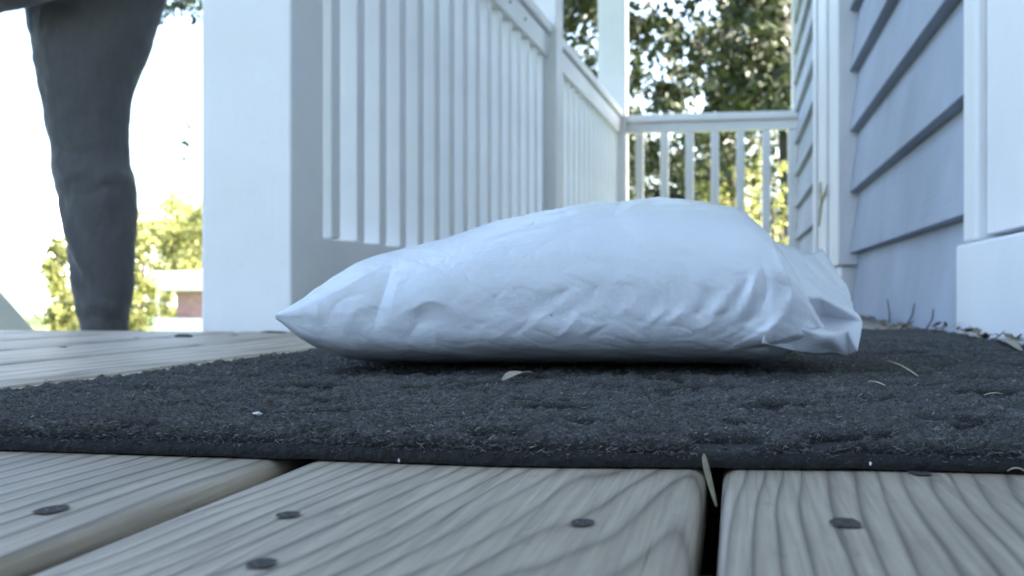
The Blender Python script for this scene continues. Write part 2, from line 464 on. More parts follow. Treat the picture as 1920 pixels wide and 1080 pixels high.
# ------------------------------------------------------------------ doormat
MX0, MX1, MY0, MY1, MT = -.378, .345, .405, 1.70, .0105
dm = thing("doormat", (0, 0, 0), "charcoal black ribbed doormat with a flat rubber edge lying on the deck boards", "doormat")
def mat_bow(x, y):                       # the front edge is not quite straight
    g_ = np.interp(x, [-.378, -.276, -.168, -.075, 0, .05, .10, .29], [-.007, -.008, -.009, -.012, -.002, .004, .006, .006])
    return y + g_ * np.clip(1 - (y - MY0) / .30, 0, 1)
def mat_edge():
    xs = np.linspace(MX0 + .0035, MX1 - .06, 90); ys = np.concatenate([MY0 + np.array([0, .0006, .0018, .0034]), np.linspace(MY0 + .01, MY1, 30)])
    zs = np.interp(ys, [MY0, MY0 + .0006, MY0 + .0018, MY0 + .0034, MY0 + .01], [.0008, .0036, .0052, .0058, .0058])
    X, Y = np.meshgrid(xs, ys); Z = np.repeat(zs[:, None], len(xs), 1) + np.random.default_rng(2).normal(0, .00012, X.shape)
    i = np.arange(X.size).reshape(X.shape)
    Fq = np.stack([i[:-1, :-1], i[:-1, 1:], i[1:, 1:], i[1:, :-1]], -1).reshape(-1, 4)
    o = np_mesh("rubber_edge", np.stack([X, mat_bow(X, Y), Z], -1).reshape(-1, 3), Fq, M_rubber, dm, True)
    s_ = o.modifiers.new("thickness", 'SOLIDIFY'); s_.thickness = .0004; s_.offset = -1
mat_edge()
def build_mat():
    rng = np.random.default_rng(5)
    # rows get wider with distance
    y = [MY0 + .0024]
    while y[-1] < MY1 - .004: y.append(y[-1] + max(.0011, (y[-1] - .2) * .0042))
    y = np.array(y); x = np.arange(MX0 + .004, MX1 - .064, .0017)
    X, Y = np.meshgrid(x, y)
    n = np.zeros_like(X)
    def wave(fr, amp, cnt):
        a = np.zeros_like(X)
        for _ in range(cnt):
            t = rng.uniform(0, 6.28); f = fr * rng.uniform(.6, 1.5)
            a += np.sin(2 * np.pi * f * (X * math.cos(t) + Y * math.sin(t)) + rng.uniform(0, 6.28))
        return a / cnt ** .5 * amp
    n += wave(16, .0007, 10) + wave(60, .0007, 14) + wave(150, .0007, 14)
    n += rng.normal(0, .00035, X.shape)
    # pressed-in dashes of the pattern, in staggered rows
    for r in range(44):
        yy = MY0 + .032 + r * .030 + rng.normal(0, .004)
        for c in range(14):
            xx = MX0 + .02 + c * .066 + (.033 if r % 2 else 0) + rng.normal(0, .014)
            y2 = yy + rng.normal(0, .006); l = rng.uniform(.008, .022); wd = rng.uniform(.008, .014)
            if rng.random() < .45: continue
            n -= np.clip((xx - MX0 - .03) / .02, 0, 1) * .0085 * rng.uniform(.2, 1.0) * np.exp(-(((X - xx) / l) ** 6 + ((Y - y2 - .25 * (X - xx) * rng.normal(0, 1)) / wd) ** 6))
    edge = np.minimum(np.minimum(X - x[0], x[-1] - X), np.minimum(Y - y[0], y[-1] - Y))
    Z = np.maximum(MT - .0006 + n, .0028) - .0055 * np.clip(1 - edge / .005, 0, 1) ** 2
    ny, nx = X.shape
    V = np.stack([X, mat_bow(X, Y), Z], -1).reshape(-1, 3)
    i = np.arange(ny * nx).reshape(ny, nx)
    Fq = np.stack([i[:-1, :-1], i[:-1, 1:], i[1:, 1:], i[1:, :-1]], -1).reshape(-1, 4)
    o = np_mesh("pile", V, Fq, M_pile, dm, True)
    # short crimped fibres standing out of the pile, dense near the lens where they can be seen
    nf = 90000
    u = rng.random(nf); yy = MY0 + .002 + (MY1 - .4 - MY0) * u ** 2.2
    hw = (yy * .5)
    xx = rng.uniform(MX0 + .003, MX1 - .066, nf)
    iy = np.clip(np.searchsorted(y, yy), 0, ny - 1); ix = np.clip(((xx - x[0]) / .0017).astype(int), 0, nx - 1)
    z0 = Z[iy, ix] - .0004
    a = rng.uniform(0, 2 * np.pi, nf); ln = rng.uniform(.0010, .0030, nf); up = rng.uniform(.0, .9, nf)
    wv = rng.uniform(.00009, .00019, nf) * (1 + (yy - MY0) * 1.2)
    d = np.stack([np.cos(a), np.sin(a), up], -1) * ln[:, None]
    p0 = np.stack([xx, mat_bow(xx, yy), z0], -1); p1 = p0 + d * .5 + rng.normal(0, .0006, (nf, 3)); p2 = p0 + d; p2[:, 2] -= ln * up * .35
    sd_ = np.stack([-np.sin(a) * .4, np.cos(a) * .4, np.ones(nf)], -1) * wv[:, None]
    V = np.stack([p0 - sd_, p0 + sd_, p1 + sd_, p1 - sd_, p2 + sd_ * .3, p2 - sd_ * .3], 1).reshape(-1, 3)
    b = (np.arange(nf) * 6)[:, None]
    Fq = np.concatenate([b + np.array([[0, 1, 2, 3]]), b + np.array([[3, 2, 4, 5]])], 1).reshape(-1, 4)
    f_ = np_mesh("pile_fibre", V, Fq, M_fibre, dm); f_["kind"] = "stuff"
    return x, y, Z
_mx, _my, _mz = build_mat()
def mat_z(x, y):
    iy = int(np.clip(np.searchsorted(_my, y), 0, len(_my) - 1)); ix = int(np.clip((x - _mx[0]) / .0017, 0, len(_mx) - 1))
    return float(_mz[max(0, iy - 1):iy + 2, max(0, ix - 1):ix + 2].max())

# ------------------------------------------------------------------ the white mailer bag
def build_package():
    rng = np.random.default_rng(11)
    NU, NV = 150, 190                       # columns along the bag, points round it
    L, WF = .452, .352                      # flat length and flat width of the film
    # plan: the bag's long axis, seen end to end in the picture
    s = np.linspace(0, 1, NU)
    # profile of the top (height over the mat) and its bottom, along the axis
    sx = np.array([0, .018, .04, .10, .17, .25, .33, .43, .53, .62, .70, .78, .85, .90, .95, 1.0])
    ht = np.array([.044, .058, .068, .083, .090, .098, .109, .120, .128, .131, .129, .122, .109, .096, .074, .036])
    hb = np.array([.033, .018, .009, .0015, .0012, .0008, .0008, .0008, .0008, .0008, .0008, .0008, .0012, .002, .008, .028])
    top = np.interp(s, sx, ht); bot = np.interp(s, sx, hb)
    ker = np.hanning(9); ker /= ker.sum()
    sm = lambda a: np.convolve(np.pad(a, 4, mode='edge'), ker, 'valid')
    top, bot = sm(top), sm(bot)
    half = np.interp(s, sx, np.array([.176, .175, .174, .171, .169, .168, .167, .166, .166, .166, .166, .167, .169, .171, .173, .176]))
    half = sm(half) * 1.06; top = top * np.interp(s, [0, .1, .3, .6, .78, .9, 1], [.90, .93, .905, .88, .92, .93, .92])
    ph = np.linspace(0, 2 * np.pi, NV, endpoint=False)
    cp, sp_ = np.cos(ph), np.sin(ph)
    ex = np.interp(s, [0, .06, .92, 1], [.72, .60, .60, .85])[:, None]
    yy = np.sign(cp)[None] * np.abs(cp)[None] ** ex * half[:, None]
    zc = (np.sign(sp_)[None] * np.abs(sp_)[None] ** np.where(sp_ > 0, .92, .46)[None])
    mid = (bot + (top - bot) * np.interp(s, [0, .2, .8, 1], [.5, .44, .44, .5]))[:, None]
    zz = np.where(zc > 0, mid + zc * (top[:, None] - mid), mid + zc * (mid - bot[:, None]))
    # the fullest part of the top lies behind the middle, the near face rolls over
    end_w = 1.0
    xx = np.where(s < .5, (s - .5) * .339, (s - .5) * .385)[:, None] + 0 * yy
    # the ends bow: corners reach further out than the middle of the end seam
    e = np.abs(s - .5)[:, None] * 2
    xx = xx * (1 + .030 * (np.abs(yy) / .176) ** 2 * e ** 2)
    T = np.stack([xx, yy, zz], -1)
    xx = np.where(s[:, None] > .80, xx - (s[:, None] - .80) * .19, xx); T = np.stack([xx, yy * (1 - .20 * np.clip((s[:, None] - .84) / .16, 0, 1)), zz], -1)
    # rest lengths from the flat film
    dU = np.linalg.norm(T[1:] - T[:-1], axis=-1, keepdims=True)
    dU = dU * (1.020 + .012 * (np.abs(s[1:] - .5) * 2)[:, None, None] ** 3)
    dV = np.linalg.norm(np.roll(T, -1, 1) - T, axis=-1, keepdims=True)
    dV = dV * (1.010 + .045 * e ** 4)[..., None]
    tR = np.roll(T, -1, 1)
    dg1 = np.linalg.norm(tR[1:] - T[:-1], axis=-1, keepdims=True) * 1.012
    dg2 = np.linalg.norm(T[1:] - tR[:-1], axis=-1, keepdims=True) * 1.012
    X = T + rng.normal(0, .0006, T.shape)
    # smooth random seeds for the puckers, stronger towards the ends
    def field(fu, fv, n):
        a = np.zeros((NU, NV))
        for _ in range(n):
            a += np.sin(2 * np.pi * (rng.uniform(-fu, fu) * s[:, None]) + rng.integers(1, fv) * ph[None] + rng.uniform(0, 6.28)) / n ** .5
        return a
    amp = .0012 + .0045 * e ** 3
    nrm = np.stack([0 * yy, yy / .15, (zz - mid) / .06], -1); nrm /= np.linalg.norm(nrm, axis=-1, keepdims=True) + 1e-6
    X = X + nrm * (amp * field(5, 22, 14))[..., None]
    # how strongly each point is held to the filled shape: stuffing in the middle, loose film at the ends
    hold = np.interp(s, [0, .03, .12, .28, .70, .86, .95, 1], [.10, .05, .04, .10, .10, .03, .02, .04])[:, None, None]
    vel = np.zeros_like(X)
    w = np.ones((NU, NV, 1))
    for it in range(420):
        Y = X + vel * .86
        Y[..., 2] -= 2.0e-6
        Y = Y + (T - Y) * hold * .16
        Xn = Y
        for _ in range(3):
            acc = np.zeros_like(Xn); cnt = np.zeros((NU, NV, 1))
            def con(A, B, rest, stiff, put):
                d = B - A; l = np.linalg.norm(d, axis=-1, keepdims=True) + 1e-9
                return d * ((l - rest) / l) * .5 * stiff
            c = con(Xn[:-1], Xn[1:], dU, 1.0, 0); acc[:-1] += c; acc[1:] -= c; cnt[:-1] += 1; cnt[1:] += 1
            R = np.roll(Xn, -1, 1); c = con(Xn, R, dV, 1.0, 0); acc += c; acc -= np.roll(c, 1, 1); cnt += 2
            c = con(Xn[:-1], R[1:], dg1, .5, 0); acc[:-1] += c; acc[1:] -= np.roll(c, 1, 1); cnt[:-1] += .5; cnt[1:] += .5
            c = con(R[:-1], Xn[1:], dg2, .5, 0); acc[:-1] += np.roll(c, 1, 1); acc[1:] -= c; cnt[:-1] += .5; cnt[1:] += .5
            # bending: pull each point gently to the middle of its neighbours two away
            Xn = Xn + acc / cnt * 1.5
            lap = np.zeros_like(Xn)
            lap[1:-1] += (Xn[:-2] + Xn[2:]) * .5 - Xn[1:-1]
            lap += (np.roll(Xn, 1, 1) + np.roll(Xn, -1, 1)) * .5 - Xn
            Xn = Xn + lap * .022
        # seams at both ends: the two layers lie together
        for c_ in (NU - 2, NU - 1):
            k = (-np.arange(NV)) % NV
            m = (Xn[c_] + Xn[c_][k]) * .5
            off = .0006 if c_ in (0, NU - 1) else .0010
            side = np.sign(sp_)[:, None] * np.array([0, 0, off])
            Xn[c_] = m + side
        Xn[..., 2] = np.maximum(Xn[..., 2], .0006)
        vel = (Xn - X); X = Xn
    return X, NU, NV
def upsample(A, axis, wrap, k=3):
    """Catmull-Rom refinement along one axis"""
    A = np.moveaxis(A, axis, 0); n = len(A)
    ext = np.concatenate([A[-1:], A, A[:2]]) if wrap else np.concatenate([2 * A[:1] - A[1:2], A, 2 * A[-1:] - A[-2:-1]])
    m = n if wrap else n - 1
    out = []
    p0, p1, p2, p3 = (ext[i:i + m] for i in range(4))
    for j in range(k):
        t = j / k
        out.append(.5 * (2 * p1 + (p2 - p0) * t + (2 * p0 - 5 * p1 + 4 * p2 - p3) * t * t + (3 * p1 - p0 - 3 * p2 + p3) * t ** 3))
    R = np.stack(out, 1).reshape((m * k,) + A.shape[1:])
    if not wrap: R = np.concatenate([R, A[-1:]])
    return np.moveaxis(R, 0, axis)
def MICRO(X):
    r3 = np.random.default_rng(9); a = np.zeros(X.shape[:2])
    for _ in range(26):
        k_ = r3.normal(0, 1, 3) * np.array([150, 150, 260]); a += np.sin((X * k_).sum(-1) + r3.uniform(0, 6.28))
    b = np.abs(a / 26 ** .5); return -.00040 * np.exp(-b / .35) + .00015 * a / 5
def crease_package():
    X, nu, nv = build_package()
    X = upsample(upsample(X, 0, False), 1, True, 2)
    nu, nv = X.shape[:2]
    du = np.gradient(X, axis=0); dv = (np.roll(X, -1, 1) - np.roll(X, 1, 1)) * .5
    nr = np.cross(du, dv); nr /= np.linalg.norm(nr, axis=-1, keepdims=True) + 1e-12
    cen = X.mean(1, keepdims=True)
    if ((X - cen) * nr).sum(-1).mean() < 0: nr = -nr
    front = np.clip(-nr[..., 1] * 2.2 + .45, 0, 1) * (X[..., 1] < .05)
    x, z, y = X[..., 0], X[..., 2], X[..., 1]
    D = np.zeros((nu, nv))
    def fold(a, b, pts, width, amp, sharp=1.0, asym=0.0, wgt=None):
        """a ridge (amp > 0) or valley along a polyline in the (a, b) plane of the bag"""
        nonlocal D
        q = np.array(pts, float); e_ = np.concatenate([2 * q[:1] - q[1:2], q, 2 * q[-1:] - q[-2:-1]]); sm_ = []
        for i_ in range(len(q) - 1):
            for t_ in (0, .25, .5, .75):
                p0, p1, p2, p3 = e_[i_:i_ + 4]
                sm_.append(.5 * (2 * p1 + (p2 - p0) * t_ + (2 * p0 - 5 * p1 + 4 * p2 - p3) * t_ ** 2 + (3 * p1 - p0 - 3 * p2 + p3) * t_ ** 3))
        pts = sm_ + [q[-1]]
        best = np.full((nu, nv), 1e9); side = np.zeros((nu, nv)); tt = np.zeros((nu, nv))
        for k_, ((x0, z0), (x1, z1)) in enumerate(zip(pts, pts[1:])):
            ex, ez = x1 - x0, z1 - z0; L2 = ex * ex + ez * ez
            t = np.clip(((a - x0) * ex + (b - z0) * ez) / L2, 0, 1)
            px_, pz_ = a - x0 - t * ex, b - z0 - t * ez
            d = np.hypot(px_, pz_); m = d < best
            best = np.where(m, d, best); side = np.where(m, np.sign(ex * pz_ - ez * px_), side); tt = np.where(m, (k_ + t) / (len(pts) - 1), tt)
        wd = width * (1 + asym * side)
        env = np.sin(np.pi * np.clip(tt * .9 + .05, 0, 1)) ** .6
        D = D + amp * env * np.exp(-(best / wd) ** sharp) * (front if wgt is None else wgt)
    def fp(u, v): return (-.0191 + (u - 1000) * .000325, .0497 + (549 - v) * .000324)
    F = lambda pts, w_, a_, **k_: fold(x, z, [fp(*p) for p in pts], w_ * .8, a_ * .9, **k_)
    # left end: the kink where the stuffed part turns into the flat end, and small puckers at the tip
    F([(744, 520), (734, 572), (722, 618)], .012, .0012, asym=-.3)
    F([(722, 505), (712, 560), (700, 606)], .008, -.0042)
    F([(745, 600), (800, 566), (842, 575)], .007, .0024, asym=.4)
    F([(760, 640), (790, 600), (812, 585)], .007, -.0022)
    F([(812, 610), (815, 640), (805, 668)], .004, .0007)
    F([(572, 575), (582, 604)], .004, -.0008); F([(592, 566), (598, 604)], .0045, .0009)
    F([(610, 600), (640, 560), (690, 548)], .006, -.0020); F([(640, 620), (668, 580), (700, 575)], .006, .0018)
    F([(600, 560), (650, 535), (700, 500)], .005, .0014)
    # faint slanting drags along the lower front
    r2 = np.random.default_rng(3)
    for u0 in np.linspace(850, 1400, 26):
        u1 = u0 + r2.normal(0, 12); v1 = r2.uniform(585, 640); l_ = r2.uniform(30, 85); sl = r2.uniform(.35, 1.1)
        F([(u1, v1), (u1 + l_ * .5, v1 - l_ * sl * .4), (u1 + l_, v1 - l_ * sl)], r2.uniform(.0015, .004), r2.choice([-1, 1]) * r2.uniform(.0003, .0011))
    F([(1022, 582), (1045, 556), (1068, 543)], .003, -.0020); F([(1030, 590), (1056, 566), (1080, 552)], .003, .0016)
    # right end: a fan of folds below the shoulder
    F([(1448, 462), (1456, 510), (1470, 552), (1440, 606), (1418, 622)], .009, .0056, asym=.7)
    F([(1425, 500), (1432, 545), (1408, 590), (1392, 612)], .005, -.0040)
    F([(1415, 508), (1400, 555), (1380, 590)], .004, .0030)
    F([(1398, 520), (1378, 560), (1350, 596)], .004, -.0026)
    F([(1375, 535), (1352, 572), (1330, 600)], .004, .0022)
    F([(1340, 545), (1318, 575), (1300, 592)], .003, -.0015)
    F([(1330, 590), (1345, 575), (1360, 578)], .003, .0022)
    F([(1500, 640), (1440, 655), (1380, 662)], .006, -.0030); F([(1560, 640), (1490, 625), (1430, 640)], .006, .0022)
    # top: crinkles where the film is pulled together, and a flatter panel right of the summit
    topw = np.clip(nr[..., 2] * 1.6 - .3, 0, 1)
    G = lambda pts, w_, a_, **k_: fold(x, y, pts, w_, a_, wgt=topw, **k_)
    G([(.075, -.06), (.11, -.02), (.15, -.005)], .012, .0032, asym=.4)
    G([(.085, -.085), (.125, -.05), (.165, -.04)], .010, -.0028)
    G([(.07, -.10), (.06, -.03), (.08, .04)], .010, .0024)
    for _ in range(70):
        cx, cy = r2.normal(.01, .075), r2.normal(-.05, .045); an = r2.normal(.1, .5); l_ = r2.uniform(.012, .05)
        p = [(cx - l_ * math.cos(an), cy - l_ * math.sin(an)), (cx, cy + r2.normal(0, .003)), (cx + l_ * math.cos(an), cy + l_ * math.sin(an))]
        G(p, r2.uniform(.0014, .0045), r2.choice([-1, 1]) * r2.uniform(.0006, .0020))
    return X + nr * (D + MICRO(X))[..., None], nu, nv
PX, PNU, PNV = crease_package()

bag = thing("mailer_bag", (-.122, .868, MT + .0008), "plump white plastic mailer bag with crumpled ends lying on the black doormat", "package", None, math.radians(7))
def bag_mesh():
    i = np.arange(PNU * PNV).reshape(PNU, PNV); j = np.roll(i, -1, 1)
    Fq = np.stack([i[:-1], i[1:], j[1:], j[:-1]], -1).reshape(-1, 4)
    return np_mesh("film", PX.reshape(-1, 3), Fq, M_film, bag, True)
bag_mesh()
def seam_flap():
    """the loose sealed end: film folded over itself, with a bent corner"""
    mi = (Matrix.Translation(bag.location) @ Matrix.Rotation(math.radians(7), 4, 'Z')).inverted()
    def P(u, v, d):
        q = Vector(((u - 960) / F_PX * d, d)); return mi @ Vector((q.x * _c - q.y * _s, q.x * _s + q.y * _c, CAM_H + (549 - v) / F_PX * d))
    pts = dict(a=(1450, 448, .790), b=(1470, 548, .700), c=(1438, 607, .690), d=(1519, 474, .850), e=(1620, 602, .735), f=(1538, 557, .725),
               g=(1505, 571, .712), h=(1547, 594, .748), i=(1494, 611, .700), j=(1554, 631, .706), k=(1588, 617, .730), l=(1608, 660, .722),
               m=(1572, 548, .800), n=(1594, 548, .850), o=(1540, 462, .900), p=(1604, 588, .790), q=(1500, 662, .712), r=(1592, 670, .735), s=(1428, 645, .690))
    bm = bmesh.new(); V = {k_: bm.verts.new(P(c_[0], c_[1], c_[2])) for k_, c_ in pts.items()}
    for t_ in ("abf", "afd", "dfm", "mfe", "bgf", "fgh", "fhe", "hke", "hjk", "big", "gih", "ijh", "cib", "kel", "don", "dnm", "mnp", "mpe", "ciq", "iqj", "csq", "qrj", "jrk", "krl"):
        bm.faces.new([V[c_] for c_ in t_])
    bmesh.ops.recalc_face_normals(bm, faces=bm.faces)
    bmesh.ops.subdivide_edges(bm, edges=bm.edges[:], cuts=7, use_grid_fill=True)
    for _ in range(1): bmesh.ops.smooth_vert(bm, verts=bm.verts[:], factor=.5, use_axis_x=True, use_axis_y=True, use_axis_z=True)
    from mathutils import noise
    bm.normal_update()
    for v in bm.verts:
        v.co += v.normal * (noise.noise(v.co * 70) * .0016 + noise.noise(v.co * 190) * .0006)
    o = bm_obj("seam_flap", bm, M_film, bag, True)
    m_ = o.modifiers.new("thickness", 'SOLIDIFY'); m_.thickness = .0004
seam_flap()


# ------------------------------------------------------------------ leaves, straw and crumbs lying about
def ribbon(name, p0, p1, w0, mat, label, cat, lift=.002, bend=.0, curl=.3, z=None, group=None):
    """a thin leaf or straw from p0 to p1 (points on the ground), pointed at both ends"""
    p0, p1 = Vector(p0), Vector(p1); n = 9
    mid = (p0 + p1) / 2; d = p1 - p0; sd_ = d.cross(Vector((0, 0, 1))).normalized()
    bm = bmesh.new(); rows = []
    for i in range(n):
        t = i / (n - 1); w_ = w0 * (math.sin(math.pi * (t * .92 + .04)) ** .7)
        c_ = p0 - mid + d * t + sd_ * bend * math.sin(math.pi * t) + Vector((0, 0, lift * (.3 + math.sin(math.pi * t))))
        rows.append([bm.verts.new(c_ + sd_ * w_ * s_ + Vector((0, 0, abs(s_) * w_ * curl))) for s_ in (-1, 0, 1)])
    for a, b in zip(rows, rows[1:]):
        for j in range(2): bm.faces.new((a[j], a[j + 1], b[j + 1], b[j]))
    o = bm_obj(name, bm, mat, None, True); o.location = mid
    m_ = o.modifiers.new("thickness", 'SOLIDIFY'); m_.thickness = .0004
    return tag(o, label, cat, group)
def matp(u, v, dz=.0008):
    p = on_z(u, v, MT); p.z = mat_z(p.x, p.y) + dz; return p
ribbon("dry_leaf", matp(944, 723), matp(997, 712), .0042, M_leafdry, "pale torn leaf scrap lying on the doormat in front of the bag", "leaf", .002)
ribbon("straw", matp(1664, 681), matp(1722, 714), .0006, M_straw, "long thin pale straw slanting on the doormat right of the bag", "straw", .0012)
ribbon("straw", matp(1628, 717), matp(1660, 726), .0005, M_straw, "short reddish straw on the doormat below the long slanting straw", "straw", .0007)
ribbon("straw", matp(1845, 734), matp(1880, 734), .0007, M_straw, "short straw lying level on the doormat near the right edge", "straw", .0006)
ribbon("dry_leaf", matp(1868, 636), matp(1915, 660), .0050, M_leafdry, "curled dry leaf on the doormat beneath the white door sill", "leaf", .003)
ribbon("dry_leaf", matp(1795, 630), matp(1838, 637), .0035, M_leafdry, "small pale leaf on the doormat's far right corner", "leaf", .002)
ribbon("dry_leaf", on_z(1888, 884, .001), on_z(1925, 886, .001), .0022, M_leafdry, "tan leaf tip on the right deck board against the doormat's edge", "leaf", .001)
ribbon("dry_leaf", Vector((-.0100, .404, .0045)), Vector((-.0050, .352, -.004)), .0009, M_leafgreen, "narrow olive leaf poking out of the gap between two front deck boards", "leaf", .003, .001)
ribbon("dry_leaf", Vector((-.0085, .300, -.013)), Vector((-.0060, .262, -.008)), .0012, M_leafgreen, "pale leaf wedged deep in the board gap close to the camera", "leaf", .002, -.0015)
def crumb(p, r, mat, name, label, cat, sq=(1, 1, .7)):
    bm = bmesh.new(); bmesh.ops.create_icosphere(bm, subdivisions=2, radius=r)
    for v in bm.verts:
        v.co *= random.uniform(.72, 1.15); v.co = Vector((v.co.x * sq[0], v.co.y * sq[1], v.co.z * sq[2]))
    o = bm_obj(name, bm, mat); o.location = p + Vector((0, 0, r * sq[2] * .6))
    return tag(o, label, cat)
crumb(matp(482, 786), .0013, M_fleck, "fleck", "tiny white fleck on the doormat's left part", "fleck", (1.6, 1, .6))
crumb(on_z(748, 866,   .0056), .00045, M_fleck, "fleck", "white fleck on the doormat's front edge below the bag", "fleck", (.7, 1, 1.4))
crumb(on_z(1632, 872,   .0056), .00045, M_fleck, "fleck", "white fleck on the doormat's front edge above the right deck board", "fleck", (.7, .8, 1.5))
crumb(on_y(1812, 612, 1.60) , .010, M_crumb, "leaf_crumb", "dark leaf crumb heap at the foot of the white door sill", "debris", (1.3, .9, .8))
crumb(on_y(1858, 622, 1.55) , .0075, M_crumb, "leaf_crumb", "smaller dark crumb lying right of the crumb heap under the sill", "debris", (1, .9, .8))
crumb(on_y(1890, 622, 1.50) , .0085, M_bark, "leaf_crumb", "greenish brown crumb by the sill at the right edge", "debris", (1.6, .9, .8))
crumb(on_z(345, 632, 0), .008, M_crumb, "leaf_crumb", "dark curled scrap on the far left deck edge beside the broad post", "debris", (1.8, .8, .35))
crumb(on_y(515, 626, 1.66), .012, M_bark, "leaf_crumb", "brown leaf scrap at the foot of the broad near post", "debris", (2, .7, .25))
def twig(pts, r, label):
    bm = bmesh.new(); tube(bm, pts, [r * (1 - .5 * i / len(pts)) for i in range(len(pts))], 6)
    o = bm_obj("twig", bm, M_bark, None, True); return tag(o, label, "twig")
twig([Vector((.300, 2.35, .002)), Vector((.306, 2.40, .020)), Vector((.3045, 2.42, .048))], .0016, "short brown twig leaning on the siding just right of the bag")
twig([Vector((.298, 2.12, .002)), Vector((.306, 2.10, .022)), Vector((.308, 2.09, .042))], .0015, "twig leaning on the siding midway between the bag and the sill")
twig([Vector((.300, 1.92, .002)), Vector((.307, 1.90, .020)), Vector((.308, 1.90, .036))], .0014, "stubby twig leaning on the siding beside the white door sill")
twig([Vector((.22, 2.2, .004)), Vector((.25, 2.45, .008)), Vector((.24, 2.7, .005))], .004, "flat brown stick lying on the deck behind the doormat by the wall")
# dry stem hanging on the casing
bm = bmesh.new()
tube(bm, [(HX - .067, 3.66, .40), (HX - .066, 3.64, .33), (HX - .067, 3.72, .27)], [.004, .005, .003], 6)
tube(bm, [(HX - .066, 3.64, .33), (HX - .066, 3.40, .37)], [.004, .0025], 6)
tag(bm_obj("dead_grass", bm, M_straw, None, True), "pale forked dry stem caught on the white casing beside the siding", "grass")

# brown leaf litter gathered along the foot of the wall: too fine to count
def litter():
    rng = np.random.default_rng(4); V = []; n = 260
    xx = .29 - np.abs(rng.normal(0, .018, n)); yy = rng.uniform(1.05, 3.1, n)
    for x_, y_ in zip(xx, yy):
        on = x_ < MX1 - .06 and y_ < MY1
        z_ = (mat_z(x_, y_) if on else 0) + rng.uniform(.001, .006)
        a = rng.uniform(0, 6.28); l_ = rng.uniform(.003, .013); w_ = l_ * rng.uniform(.15, .45); t_ = rng.uniform(-.5, .5)
        e = np.array([math.cos(a), math.sin(a), t_]) * l_; f = np.array([-math.sin(a), math.cos(a), rng.uniform(-.6, .6)]) * w_
        p_ = np.array([x_, y_, z_ + abs(t_) * l_]); V += [p_ - e, p_ + f, p_ + e, p_ - f]
    o = np_mesh("leaf_litter", np.array(V), (np.arange(n) * 4)[:, None] + np.array([[0, 1, 2, 3]]), M_litter)
    tag(o, "fine brown leaf litter scattered along the foot of the house wall", "litter", kind="stuff")
litter()

